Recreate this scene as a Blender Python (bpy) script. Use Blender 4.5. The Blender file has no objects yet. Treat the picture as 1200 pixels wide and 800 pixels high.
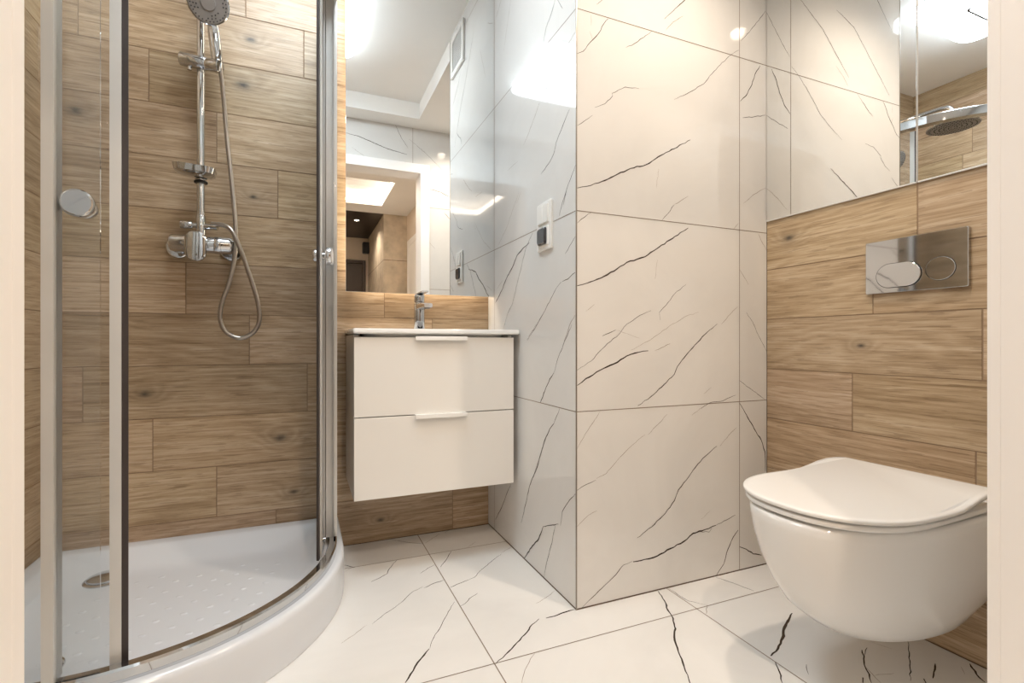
import bpy, bmesh, math, random
from mathutils import Vector, Matrix
random.seed(7)
scene = bpy.context.scene
COL = scene.collection

# ------------------------------------------------------------------ camera, exposure, lights
TH = math.radians(21.6586)
F_PX, PP_X, PP_Y, CAM_H = 554.0, 575.0, 401.0, 0.77
cd = bpy.data.cameras.new('camera')
cam = bpy.data.objects.new('camera', cd); COL.objects.link(cam)
cam.location = (0, 0, CAM_H)
cam.rotation_euler = (math.pi / 2, 0, -TH)
cd.sensor_width = 36; cd.lens = F_PX / 1200 * 36
cd.shift_x = (600 - PP_X) / 1200; cd.shift_y = (PP_Y - 400) / 1200
cd.clip_start = 0.01
scene.camera = cam
vs = scene.view_settings
vs.view_transform = 'Standard'; vs.look = 'None'; vs.gamma = 1.0; vs.use_curve_mapping = False
vs.exposure = 0.12
scene.cycles.max_bounces = 14; scene.cycles.transparent_max_bounces = 24
scene.cycles.glossy_bounces = 8; scene.cycles.diffuse_bounces = 6
scene.cycles.caustics_reflective = False; scene.cycles.caustics_refractive = False
scene.cycles.sample_clamp_indirect = 6.0
w = bpy.data.worlds.new('world'); scene.world = w; w.use_nodes = True
w.node_tree.nodes['Background'].inputs[0].default_value = (1.0, 0.95, 0.88, 1)
w.node_tree.nodes['Background'].inputs[1].default_value = 0.3

COOL = (0.86, 0.95, 1.0); WARM = (1.0, 0.83, 0.66)
LAMP_E = 22.0          # diffuser of the square ceiling lamp
SPOT_W = 45.0          # warm recessed downlights (W)
HALL_SPOT_W = 72.0
COVE_E = 17.0           # LED cove in the hall ceiling
LED_E = 12.0            # LED strips behind the vanity mirror

# ------------------------------------------------------------------ room numbers (metres)
XL, XS, XW = -0.75, 0.731, 1.50       # left wall, shaft side, right wall
YD, YF, YB = 0.300, 1.173, 1.868      # door wall, shaft front, back wall
ZS, ZC = 2.28, 2.385                  # lowered ceiling, raised ceiling

# ------------------------------------------------------------------ measured data (wall coordinates, metres)
KNOTS_BACK = [(-0.195, 1.674, 0.017), (-0.171, 1.839, 0.012), (-0.667, 1.499, 0.016), (-0.483, 0.601, 0.012), (-0.075, 0.425, 0.014), (-0.032, 0.225, 0.01), (-0.163, 1.284, 0.009), (0.281, 0.079, 0.009)]
KNOTS_RIGHT = [(1.095, 1.116, 0.013), (0.875, 0.76, 0.008)]
HOSE = [(-0.252, 1.765, 1.667), (-0.245, 1.785, 1.588), (-0.237, 1.8, 1.46), (-0.222, 1.8, 1.304), (-0.21, 1.79, 1.159), (-0.212, 1.785, 1.058), (-0.227, 1.78, 0.971), (-0.247, 1.78, 0.908), (-0.254, 1.78, 0.852), (-0.239, 1.78, 0.807), (-0.196, 1.78, 0.784), (-0.155, 1.78, 0.805), (-0.137, 1.78, 0.848), (-0.144, 1.77, 0.917), (-0.169, 1.765, 1.006), (-0.194, 1.76, 1.083), (-0.217, 1.765, 1.136), (-0.243, 1.775, 1.156), (-0.28, 1.788, 1.161)]
BOWL = [(0.122, 1.24, 0.045, 0.03, 2.3), (0.1225, 1.21, 0.062, 0.04, 2.3), (0.125, 1.165, 0.082, 0.052, 2.3), (0.133, 1.11, 0.1, 0.064, 2.3), (0.152, 1.055, 0.118, 0.083, 2.3), (0.19, 1.006, 0.136, 0.108, 2.3), (0.24, 0.97, 0.149, 0.13, 2.3), (0.295, 0.943, 0.158, 0.145, 2.3), (0.345, 0.925, 0.163, 0.154, 2.3), (0.385, 0.917, 0.1665, 0.16, 2.3), (0.4, 0.915, 0.1665, 0.161, 2.3), (0.4055, 0.919, 0.163, 0.158, 2.3), (0.4065, 0.924, 0.154, 0.15, 2.3)]
LPOST, LEADL, LEADR, KNL = 0.318, 0.074, 0.132, 0.356
VEINS = {
'front': [
 (3.0,[(0.734,1.214),(0.767,1.223),(0.807,1.238),(0.861,1.265),(0.921,1.296),(0.979,1.315),(1.016,1.339),(1.068,1.369),(1.154,1.419)]),
 (2.2,[(0.734,1.601),(0.754,1.612),(0.778,1.644),(0.807,1.677),(0.818,1.699),(0.84,1.728)]),
 (0.8,[(0.78,1.723),(0.781,1.693)]),
 (1,[(0.776,1.675),(0.786,1.653)]),
 (1.8,[(0.904,1.657),(0.936,1.677),(0.979,1.712),(1.0,1.73)]),
 (1.3,[(1.056,1.747),(1.084,1.779),(1.125,1.809)]),
 (1.7,[(1.089,1.536),(1.151,1.571),(1.211,1.61),(1.255,1.66),(1.319,1.722),(1.366,1.755)]),
 (1.5,[(0.734,1.394),(0.759,1.412),(0.786,1.433)]),
 (1.5,[(0.794,1.457),(0.829,1.474),(0.856,1.503),(0.854,1.51),(0.901,1.538),(0.952,1.543)]),
 (1.8,[(1.375,1.788),(1.405,1.819),(1.441,1.858),(1.492,1.919)]),
 (2.6,[(1.373,1.584),(1.399,1.607),(1.426,1.649),(1.441,1.689),(1.466,1.725)]),
 (2.0,[(1.384,1.53),(1.441,1.544),(1.492,1.558)]),
 (1.4,[(1.089,1.205),(1.115,1.219),(1.146,1.238)]),
 (1.4,[(1.387,1.241),(1.435,1.276),(1.465,1.293),(1.492,1.305)]),
 (0.7,[(1.018,1.248),(1.028,1.309)]),
 (1.6,[(0.734,1.113),(0.759,1.133),(0.78,1.148)]),
 (1.6,[(1.04,1.15),(1.063,1.173),(1.089,1.204)]),
 (3.4,[(0.734,0.933),(0.767,0.942),(0.802,0.955),(0.861,0.982),(0.907,1.011),(0.974,1.032),(1.018,1.059),(1.146,1.136)]),
 (0.8,[(1.023,1.026),(1.013,0.966)]),
 (1,[(0.763,0.86),(0.792,0.881)]),
 (1.6,[(0.734,0.69),(0.78,0.715),(0.807,0.741),(0.838,0.767),(0.879,0.794),(0.907,0.825),(0.955,0.852),(0.998,0.868)]),
 (1.5,[(1.033,0.839),(1.03,0.863),(1.056,0.886),(1.089,0.922),(1.136,0.954)]),
 (2,[(0.82,0.789),(0.845,0.798),(0.867,0.807)]),
 (0.6,[(0.87,0.806),(0.955,0.783)]),
 (3.6,[(0.734,0.646),(0.763,0.665),(0.811,0.688),(0.861,0.706),(0.907,0.729),(0.952,0.74),(0.987,0.744)]),
 (1.4,[(1.013,0.745),(1.073,0.766)]),
 (1,[(0.921,0.746),(0.998,0.779),(1.068,0.82),(1.13,0.851),(1.189,0.868)]),
 (2.4,[(0.948,0.577),(0.998,0.603),(1.038,0.63),(1.089,0.669),(1.101,0.693),(1.13,0.722),(1.173,0.761),(1.216,0.796),(1.269,0.831)]),
 (1.4,[(1.288,0.83),(1.317,0.857),(1.361,0.89)]),
 (1.7,[(1.2,0.556),(1.238,0.573),(1.294,0.576),(1.352,0.593)]),
 (0.9,[(1.211,0.602),(1.244,0.623)]),
 (1.2,[(1.369,1.016),(1.389,0.993),(1.411,0.966)]),
 (1.5,[(1.401,0.872),(1.437,0.829),(1.459,0.792),(1.501,0.739)]),
 (1.5,[(1.369,0.642),(1.423,0.61),(1.49,0.572)]),
 (1.3,[(1.457,1.144),(1.478,1.112),(1.501,1.089)]),
 (1.2,[(1.342,1.149),(1.363,1.171)]),
 (2,[(0.73,0.344),(0.765,0.358),(0.797,0.367)]),
 (1.4,[(0.799,0.371),(0.834,0.383),(0.839,0.389),(0.882,0.426),(0.926,0.458),(0.975,0.487)]),
 (1.2,[(0.986,0.486),(1.027,0.517),(1.061,0.545)]),
 (1.3,[(0.732,0.464),(0.769,0.514),(0.811,0.567)]),
 (1.2,[(0.73,0.24),(0.769,0.266),(0.801,0.277)]),
 (2.4,[(0.945,0.175),(1.001,0.201),(1.053,0.235),(1.09,0.271),(1.106,0.303),(1.139,0.331),(1.166,0.359),(1.206,0.393),(1.267,0.428)]),
 (1.3,[(1.281,0.427),(1.322,0.462),(1.356,0.484)]),
 (2.2,[(0.749,0.002),(0.806,0.04),(0.867,0.077),(0.896,0.102),(0.926,0.107)]),
 (4.2,[(0.93,0.105),(0.975,0.105),(1.021,0.107),(1.074,0.122),(1.128,0.136),(1.166,0.156),(1.217,0.161),(1.263,0.168)]),
 (1.8,[(1.263,0.168),(1.31,0.179),(1.352,0.191)]),
 (1.6,[(1.194,0.158),(1.234,0.15),(1.246,0.162)]),
 (2.6,[(1.265,-0.0),(1.298,0.035),(1.316,0.08),(1.34,0.117),(1.363,0.138)]),
 (3,[(1.368,0.081),(1.401,0.067),(1.433,0.046),(1.473,0.035)]),
 (3,[(1.368,0.567),(1.401,0.524),(1.439,0.472),(1.471,0.433),(1.489,0.39),(1.491,0.323)]),
 (0.8,[(1.2,0.197),(1.24,0.219)]),
 (1,[(1.161,0.536),(1.217,0.565)])],
'floor': [
 (2,[(0.317,1.865),(0.346,1.837),(0.381,1.804),(0.429,1.777)]),
 (1.4,[(0.435,1.776),(0.477,1.815),(0.515,1.844)]),
 (1.4,[(0.532,1.842),(0.558,1.869)]),
 (2,[(0.133,1.706),(0.15,1.689),(0.164,1.675)]),
 (1.2,[(0.133,1.657),(0.149,1.673),(0.164,1.675)]),
 (2,[(0.204,1.555),(0.233,1.57),(0.261,1.59),(0.273,1.622),(0.294,1.656),(0.308,1.674)]),
 (1.5,[(0.363,1.549),(0.396,1.578),(0.424,1.593)]),
 (1.8,[(0.438,1.568),(0.47,1.612),(0.509,1.675)]),
 (1.4,[(0.573,1.683),(0.619,1.716)]),
 (1.2,[(0.091,1.265),(0.125,1.289),(0.161,1.321)]),
 (1.5,[(0.176,1.32),(0.223,1.362),(0.259,1.389),(0.286,1.415),(0.316,1.447),(0.35,1.463)]),
 (1.9,[(0.353,1.455),(0.386,1.47),(0.424,1.48)]),
 (2,[(0.431,1.428),(0.469,1.441),(0.499,1.45)]),
 (1.5,[(0.502,1.453),(0.523,1.46),(0.549,1.488),(0.582,1.516),(0.629,1.554),(0.671,1.584)]),
 (1.2,[(0.675,1.594),(0.726,1.622)]),
 (1.8,[(0.428,1.315),(0.444,1.323),(0.465,1.344),(0.499,1.363)]),
 (3.6,[(0.215,1.065),(0.232,1.088),(0.247,1.109),(0.268,1.133),(0.295,1.161)]),
 (1.8,[(0.297,1.162),(0.316,1.199),(0.345,1.237),(0.373,1.28),(0.418,1.344)]),
 (2.6,[(0.429,1.048),(0.488,1.085),(0.544,1.125),(0.581,1.157),(0.611,1.174)]),
 (3.4,[(0.631,1.17),(0.668,1.171),(0.699,1.176),(0.726,1.177)]),
 (1.4,[(0.46,0.968),(0.485,1.003),(0.515,1.034),(0.533,1.047)]),
 (3.4,[(1.022,1.168),(1.002,1.12),(0.975,1.075),(0.965,1.048),(0.931,0.998),(0.901,0.97),(0.869,0.922),(0.84,0.872),(0.813,0.827)]),
 (1.5,[(1.063,1.17),(1.067,1.091),(1.098,1.057)]),
 (1.4,[(1.102,1.056),(1.063,1.02)]),
 (2.2,[(1.257,1.166),(1.28,1.117),(1.298,1.06)]),
 (5,[(1.293,0.933),(1.209,0.894),(1.172,0.869),(1.11,0.838),(1.068,0.825)]),
 (2.4,[(1.059,0.807),(1.036,0.779),(1.007,0.75)]),
 (1.5,[(1.119,0.772),(1.09,0.747)]),
 (1.4,[(0.64,1.247),(0.682,1.264),(0.725,1.288)]),
 (2.5,[(1.301,0.757),(1.28,0.74),(1.246,0.72),(1.221,0.695),(1.195,0.676)]),
 (1.5,[(1.323,0.758),(1.28,0.74)]),
 (1.3,[(1.242,0.718),(1.228,0.692),(1.215,0.668)]),
 (2,[(1.448,0.735),(1.397,0.706),(1.343,0.678),(1.285,0.647)]),
 (2.5,[(1.409,0.66),(1.369,0.644),(1.342,0.633)]),
 (3,[(1.485,0.629),(1.463,0.61),(1.444,0.595),(1.436,0.582)]),
 (3.5,[(1.196,0.694),(1.177,0.683)]),
 (3,[(1.321,0.64),(1.309,0.63)]),
 (1,[(1.229,0.688),(1.278,0.676)]),
 (1,[(1.452,0.631),(1.427,0.613)]),
 (1,[(1.358,0.767),(1.375,0.732)])],
'side': [
 (1.2,[(1.78,2.092),(1.726,2.127)]),
 (1.8,[(1.372,1.75),(1.355,1.786),(1.321,1.809),(1.296,1.837)]),
 (1.3,[(1.523,1.474),(1.486,1.495),(1.446,1.527),(1.399,1.566)]),
 (0.8,[(1.663,1.43),(1.57,1.432)]),
 (1.6,[(1.39,1.325),(1.338,1.341),(1.304,1.361),(1.288,1.391),(1.242,1.431),(1.21,1.458)]),
 (1.2,[(1.224,1.653),(1.177,1.665)]),
 (1.8,[(1.246,1.185),(1.227,1.226),(1.205,1.249),(1.177,1.281)]),
 (0.8,[(1.581,1.28),(1.548,1.313)]),
 (0.9,[(1.701,1.909),(1.634,2.065)]),
 (2.6,[(1.787,0.932),(1.721,0.975),(1.673,1.018),(1.619,1.051),(1.577,1.09),(1.52,1.108),(1.477,1.116)]),
 (1.5,[(1.705,0.822),(1.664,0.88),(1.619,0.914),(1.577,0.985),(1.536,1.049),(1.504,1.102),(1.452,1.144)]),
 (1.8,[(1.269,1.158),(1.252,1.192),(1.224,1.23)]),
 (1.5,[(1.235,1.035),(1.208,1.055),(1.178,1.075)]),
 (1.7,[(1.492,0.776),(1.416,0.831),(1.362,0.873),(1.311,0.918),(1.287,0.939),(1.258,0.954)]),
 (2,[(1.252,0.954),(1.218,0.958),(1.178,0.972)]),
 (1.4,[(1.241,0.773),(1.208,0.823),(1.178,0.85)]),
 (0.9,[(1.771,1.155),(1.673,1.211),(1.56,1.318)]),
 (0.8,[(1.771,0.987),(1.711,1.015)]),
 (2.6,[(1.395,0.57),(1.362,0.613),(1.33,0.653),(1.303,0.675)]),
 (1.5,[(1.303,0.675),(1.275,0.725),(1.229,0.783),(1.197,0.822)]),
 (2.6,[(1.452,0.305),(1.416,0.353),(1.389,0.405),(1.362,0.454),(1.33,0.494),(1.303,0.516)]),
 (1.6,[(1.303,0.516),(1.287,0.54),(1.267,0.568)]),
 (1.2,[(1.497,0.779),(1.423,0.83)]),
 (2.2,[(1.542,0.121),(1.504,0.202),(1.474,0.272),(1.437,0.325),(1.409,0.374)]),
 (2.2,[(1.787,0.046),(1.721,0.119),(1.673,0.186),(1.634,0.233)]),
 (3.2,[(1.515,0.005),(1.452,0.074),(1.405,0.116),(1.373,0.169)]),
 (1.8,[(1.373,0.169),(1.324,0.19),(1.275,0.211)]),
 (1.8,[(1.263,0.211),(1.252,0.256),(1.218,0.296),(1.178,0.333)]),
 (1.6,[(1.369,0.004),(1.355,0.048),(1.317,0.134),(1.295,0.2)])],
'door': [
 (2.2,[(0.596,2.283),(0.645,2.189),(0.686,2.134)]),
 (3.4,[(0.269,2.172),(0.36,2.16),(0.469,2.129),(0.548,2.106),(0.678,2.088)]),
 (1.4,[(0.306,2.081),(0.375,2.043),(0.429,1.992)]),
 (1.6,[(0.695,2.197),(0.812,2.116),(0.915,2.03),(0.985,1.955)]),
 (3.2,[(0.838,1.865),(0.915,1.854),(0.989,1.826)]),
 (2.4,[(0.95,1.703),(0.994,1.663)]),
 (1.2,[(0.838,1.486),(0.881,1.439)])]}
# ------------------------------------------------------------------ helpers
def lin(c):
    return tuple(((x / 255) / 12.92 if x / 255 <= 0.04045 else ((x / 255 + 0.055) / 1.055) ** 2.4) for x in c) + (1.0,)

def mat(name, rgb, rough=0.5, metal=0.0, spec=0.5, coat=0.0, emit=None, estr=0.0):
    m = bpy.data.materials.new(name); m.use_nodes = True
    b = m.node_tree.nodes['Principled BSDF']
    b.inputs['Base Color'].default_value = lin(rgb)
    b.inputs['Roughness'].default_value = rough
    b.inputs['Metallic'].default_value = metal
    b.inputs['Specular IOR Level'].default_value = spec
    b.inputs['Coat Weight'].default_value = coat
    if emit:
        b.inputs['Emission Color'].default_value = tuple(emit) + (1.0,)
        b.inputs['Emission Strength'].default_value = estr
    return m

def noisy(m, scale=6.0, amount=0.06, bump=0.0, bscale=200.0):
    """slight procedural tone and surface variation"""
    nt = m.node_tree; b = nt.nodes['Principled BSDF']
    c = b.inputs['Base Color'].default_value[:]
    tc = nt.nodes.new('ShaderNodeTexCoord'); n = nt.nodes.new('ShaderNodeTexNoise')
    n.inputs['Scale'].default_value = scale; n.inputs['Detail'].default_value = 4
    nt.links.new(tc.outputs['Object'], n.inputs['Vector'])
    r = nt.nodes.new('ShaderNodeValToRGB')
    r.color_ramp.elements[0].position = 0.3; r.color_ramp.elements[1].position = 0.7
    r.color_ramp.elements[0].color = tuple(max(0, x * (1 - amount)) for x in c[:3]) + (1,)
    r.color_ramp.elements[1].color = tuple(min(1, x * (1 + amount)) for x in c[:3]) + (1,)
    nt.links.new(n.outputs['Fac'], r.inputs[0]); nt.links.new(r.outputs[0], b.inputs['Base Color'])
    if bump:
        n2 = nt.nodes.new('ShaderNodeTexNoise'); n2.inputs['Scale'].default_value = bscale
        nt.links.new(tc.outputs['Object'], n2.inputs['Vector'])
        bp = nt.nodes.new('ShaderNodeBump'); bp.inputs['Strength'].default_value = bump; bp.inputs['Distance'].default_value = 0.002
        nt.links.new(n2.outputs['Fac'], bp.inputs['Height']); nt.links.new(bp.outputs[0], b.inputs['Normal'])
    return m

def obj(name, bm, mats, parent=None, smooth=False, angle=35):
    me = bpy.data.meshes.new(name); bm.normal_update(); bm.to_mesh(me); bm.free()
    if not isinstance(mats, (list, tuple)): mats = [mats]
    for m in mats: me.materials.append(m)
    o = bpy.data.objects.new(name, me); COL.objects.link(o)
    if parent is not None: o.parent = parent
    if smooth:
        for p in me.polygons: p.use_smooth = True
        try: me.set_sharp_from_angle(angle=math.radians(angle))
        except Exception: pass
    return o

def thing(name, label, cat, loc=(0, 0, 0), group=None):
    o = bpy.data.objects.new(name, None); COL.objects.link(o)
    o.location = loc; o.empty_display_size = 0.1
    o['label'] = label; o['category'] = cat
    if group: o['group'] = group
    return o

def part(name, bm, m, parent, smooth=False, angle=35):
    top = parent
    off = Vector((0, 0, 0))
    while top is not None:
        off += Vector(top.location); top = top.parent
    bmesh.ops.translate(bm, verts=bm.verts, vec=-off)
    return obj(name, bm, m, parent, smooth, angle)

def struct(name, bm, m, smooth=False, parent=None):
    o = obj(name, bm, m, parent, smooth)
    if parent is None: o['kind'] = 'structure'
    return o

def box(bm, x0, x1, y0, y1, z0, z1, bev=0.0, seg=2, mi=0):
    r = bmesh.ops.create_cube(bm, size=1.0)
    vs_ = r['verts']
    for v in vs_:
        v.co = Vector(((x0 + x1) / 2 + v.co.x * (x1 - x0), (y0 + y1) / 2 + v.co.y * (y1 - y0), (z0 + z1) / 2 + v.co.z * (z1 - z0)))
    fs = list({f for v in vs_ for f in v.link_faces})
    for f in fs: f.material_index = mi
    if bev:
        es = list({e for f in fs for e in f.edges})
        g = bmesh.ops.bevel(bm, geom=es, offset=bev, segments=seg, affect='EDGES', profile=0.5)
        for f in g['faces']: f.material_index = mi
    return bm

def frame_from(d):
    d = d.normalized()
    a = Vector((0, 0, 1)) if abs(d.z) < 0.9 else Vector((1, 0, 0))
    u = d.cross(a).normalized(); return u, d.cross(u).normalized()

def tube(bm, pts, r, n=12, cap=True, mi=0):
    """tube along a polyline, r a number or a list"""
    pts = [Vector(p) for p in pts]
    rs = r if isinstance(r, (list, tuple)) else [r] * len(pts)
    rings = []; u = None
    for i, p in enumerate(pts):
        d = (pts[min(i + 1, len(pts) - 1)] - pts[max(i - 1, 0)])
        if d.length < 1e-9: d = Vector((0, 0, 1))
        d.normalize()
        if u is None: u, v = frame_from(d)
        else:
            u = (u - d * u.dot(d)).normalized(); v = d.cross(u).normalized()
        rings.append([bm.verts.new(p + (u * math.cos(2 * math.pi * k / n) + v * math.sin(2 * math.pi * k / n)) * rs[i]) for k in range(n)])
    for a, b in zip(rings[:-1], rings[1:]):
        for k in range(n):
            f = bm.faces.new((a[k], a[(k + 1) % n], b[(k + 1) % n], b[k])); f.material_index = mi
    if cap:
        for rg in (rings[0], rings[-1]):
            try: bm.faces.new(rg).material_index = mi
            except ValueError: pass
    return bm

def cyl(bm, p0, p1, r, n=24, bev=0.0, mi=0):
    p0, p1 = Vector(p0), Vector(p1); d = (p1 - p0)
    if bev:
        k = d.normalized() * bev
        return tube(bm, [p0, p0 + k * 0.001, p0 + k * 0.35, p0 + k, p1 - k, p1 - k * 0.35, p1 - k * 0.001, p1],
                    [r - bev, r - bev, r - bev * 0.3, r, r, r - bev * 0.3, r - bev, r - bev], n, True, mi)
    return tube(bm, [p0, p1], r, n, True, mi)

def loft(bm, rings, cap0=True, cap1=True, mi=0):
    R = [[bm.verts.new(p) for p in rg] for rg in rings]
    n = len(R[0])
    for a, b in zip(R[:-1], R[1:]):
        for k in range(n):
            f = bm.faces.new((a[k], a[(k + 1) % n], b[(k + 1) % n], b[k])); f.material_index = mi
    if cap0: bm.faces.new(list(reversed(R[0]))).material_index = mi
    if cap1: bm.faces.new(R[-1]).material_index = mi
    return R

def spline(pts, per=8):
    """Catmull-Rom through points"""
    P = [Vector(p) for p in pts]; P = [P[0] * 2 - P[1]] + P + [P[-1] * 2 - P[-2]]
    out = []
    for i in range(1, len(P) - 2):
        for k in range(per):
            t = k / per; a, b, c, d = P[i - 1], P[i], P[i + 1], P[i + 2]
            out.append(0.5 * ((2 * b) + (c - a) * t + (2 * a - 5 * b + 4 * c - d) * t * t + (3 * b - a - 3 * c + d) * t ** 3))
    out.append(P[-2]); return out

def rrect(x0, x1, z0, z1, r, n=6):
    o = []
    for cx, cz, a0 in ((x1 - r, z1 - r, 0), (x0 + r, z1 - r, 90), (x0 + r, z0 + r, 180), (x1 - r, z0 + r, 270)):
        for k in range(n + 1):
            a = math.radians(a0 + 90 * k / n); o.append((cx + r * math.cos(a), cz + r * math.sin(a)))
    return o

# ------------------------------------------------------------------ materials
class NT:
    def __init__(s, m): s.t = m.node_tree; s.b = s.t.nodes['Principled BSDF']
    def new(s, k, **kw):
        n = s.t.nodes.new(k)
        for a, v in kw.items(): setattr(n, a, v)
        return n
    def link(s, a, b): s.t.links.new(a, b)
    def math(s, op, a, b=None, c=None, clamp=False):
        n = s.new('ShaderNodeMath', operation=op); n.use_clamp = clamp
        for i, v in enumerate((a, b, c)):
            if v is None: continue
            if hasattr(v, 'is_output'): s.link(v, n.inputs[i])
            else: n.inputs[i].default_value = v
        return n.outputs[0]
    def noise(s, vec, scale, detail=4, rough=0.55, dist=0.0):
        n = s.new('ShaderNodeTexNoise'); n.inputs['Scale'].default_value = scale
        n.inputs['Detail'].default_value = detail; n.inputs['Roughness'].default_value = rough; n.inputs['Distortion'].default_value = dist
        s.link(vec, n.inputs['Vector']); return n.outputs['Fac']
    def scale(s, vec, x, y, z=1.0):
        n = s.new('ShaderNodeMapping'); n.inputs['Scale'].default_value = (x, y, z); s.link(vec, n.inputs['Vector']); return n.outputs[0]
    def ramp(s, fac, stops):
        n = s.new('ShaderNodeValToRGB'); e = n.color_ramp.elements
        while len(e) < len(stops): e.new(0.5)
        for k, (p, c) in enumerate(stops): e[k].position = p; e[k].color = c if len(c) == 4 else lin(c)
        s.link(fac, n.inputs[0]); return n.outputs[0]
    def mix(s, fac, a, b, kind='MIX'):
        n = s.new('ShaderNodeMix', data_type='RGBA', blend_type=kind)
        for sock, v in ((n.inputs['Factor'], fac), (n.inputs['A'], a), (n.inputs['B'], b)):
            if hasattr(v, 'is_output'): s.link(v, sock)
            else: sock.default_value = v
        return n.outputs['Result']

def wood_tile(name, knots):
    """oak-look porcelain plank: grain runs along u; knots = (s, z, size) on the wall"""
    m = mat(name, (180, 148, 112), 0.38, 0, 0.45)
    n = NT(m)
    g = n.new('ShaderNodeUVMap', uv_map='grain').outputs[0]
    pl = n.new('ShaderNodeUVMap', uv_map='plane').outputs[0]
    tone = n.new('ShaderNodeVertexColor', layer_name='tone').outputs[0]
    ksum = None; kdark = None
    for (ks, kz, sz) in knots:
        mp = n.new('ShaderNodeMapping', vector_type='POINT')
        sx, sy = 1 / (sz * 2.0), 1 / (sz * 1.15)
        mp.inputs['Scale'].default_value = (sx, sy, 1); mp.inputs['Location'].default_value = (-ks * sx, -kz * sy, 0)
        n.link(pl, mp.inputs['Vector'])
        ln = n.new('ShaderNodeVectorMath', operation='LENGTH'); n.link(mp.outputs[0], ln.inputs[0])
        d = ln.outputs['Value']
        wide = n.math('POWER', 2.718, n.math('MULTIPLY', n.math('POWER', d, 2.0), -0.22))
        core = n.math('POWER', 2.718, n.math('MULTIPLY', n.math('POWER', d, 2.0), -2.2))
        ksum = wide if ksum is None else n.math('ADD', ksum, wide)
        kdark = core if kdark is None else n.math('ADD', kdark, core)
    # growth-ring figure
    sep = n.new('ShaderNodeSeparateXYZ'); n.link(g, sep.inputs[0])
    warp = n.noise(n.scale(g, 1.5, 5.5), 1.0, 2, 0.4)
    fig = n.math('ADD', n.math('MULTIPLY', sep.outputs['Y'], 30.0), n.math('MULTIPLY', warp, 11.0))
    if ksum is not None: fig = n.math('ADD', fig, n.math('MULTIPLY', ksum, 2.4))
    fig = n.math('ADD', fig, n.math('MULTIPLY', n.noise(n.scale(g, 9, 60), 1.0, 3), 0.55))
    lines = n.math('FRACT', fig)
    lines = n.math('ABSOLUTE', n.math('SUBTRACT', lines, 0.5))           # 0 .. 0.5
    fine = n.noise(n.scale(g, 4.5, 140), 1.0, 5, 0.78)
    streak = n.noise(n.scale(g, 0.9, 34), 1.0, 6, 0.72)
    broad = n.noise(n.scale(g, 1.2, 5), 1.0, 2)
    v = n.math('ADD', n.math('MULTIPLY', lines, 0.17), n.math('MULTIPLY', fine, 0.70))
    v = n.math('ADD', v, n.math('MULTIPLY', streak, 0.52))
    v = n.math('ADD', v, n.math('MULTIPLY', broad, 0.30))
    col = n.ramp(n.math('MULTIPLY_ADD', n.math('SUBTRACT', v, 0.80), 1.85, 0.5), [(0.08, WOOD[0]), (0.36, WOOD[1]), (0.58, WOOD[2]), (0.88, WOOD[3])])
    pores = n.math('GREATER_THAN', n.noise(n.scale(g, 11, 190), 1.0, 2, 0.5), 0.60)
    col = n.mix(n.math('MULTIPLY', pores, 0.38), col, lin((112, 88, 64)))
    col = n.mix(0.55, col, tone, 'MULTIPLY')
    if kdark is not None:
        dn = n.noise(n.scale(g, 40, 90), 1.0, 3)
        col = n.mix(n.math('MULTIPLY', n.math('MULTIPLY', ksum, 0.55), n.math('ADD', dn, 0.1), clamp=True), col, lin((134, 118, 98)))
        col = n.mix(n.math('MULTIPLY', kdark, n.math('MULTIPLY_ADD', dn, 1.2, 0.35), clamp=True), col, lin((74, 66, 56)))
    n.link(col, n.b.inputs['Base Color'])
    bp = n.new('ShaderNodeBump'); bp.inputs['Strength'].default_value = 0.12; bp.inputs['Distance'].default_value = 0.0015
    n.link(v, bp.inputs['Height']); n.link(bp.outputs[0], n.b.inputs['Normal'])
    return m
WOOD = [(128, 104, 78), (166, 141, 112), (188, 164, 136), (210, 190, 165)]

def marble(name, rough, rgb=(227, 226, 224), spec=0.5):
    m = mat(name, rgb, rough, 0, spec)
    n = NT(m); tc = n.new('ShaderNodeTexCoord').outputs['Object']
    a = n.noise(tc, 2.2, 5, 0.6, 0.8)
    c = tuple(rgb)
    col = n.ramp(a, [(0.30, tuple(int(x * 0.965) for x in c)), (0.62, c)])
    n.link(col, n.b.inputs['Base Color'])
    return m

def glass(name, tint=(0.99, 0.995, 0.992)):
    m = bpy.data.materials.new(name); m.use_nodes = True
    t = m.node_tree; t.nodes.remove(t.nodes['Principled BSDF'])
    tr = t.nodes.new('ShaderNodeBsdfTransparent'); tr.inputs[0].default_value = tint + (1,)
    gl = t.nodes.new('ShaderNodeBsdfGlossy'); gl.inputs['Roughness'].default_value = 0.0; gl.inputs[0].default_value = (1, 1, 1, 1)
    fr = t.nodes.new('ShaderNodeFresnel'); fr.inputs[0].default_value = 1.45
    mx = t.nodes.new('ShaderNodeMixShader')
    t.links.new(fr.outputs[0], mx.inputs[0]); t.links.new(tr.outputs[0], mx.inputs[1]); t.links.new(gl.outputs[0], mx.inputs[2])
    t.links.new(mx.outputs[0], t.nodes['Material Output'].inputs[0])
    return m

def emitter(name, rgb, strength):
    m = bpy.data.materials.new(name); m.use_nodes = True
    t = m.node_tree; t.nodes.remove(t.nodes['Principled BSDF'])
    e = t.nodes.new('ShaderNodeEmission'); e.inputs[0].default_value = tuple(rgb) + (1,); e.inputs[1].default_value = strength
    t.links.new(e.outputs[0], t.nodes['Material Output'].inputs[0])
    return m

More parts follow.
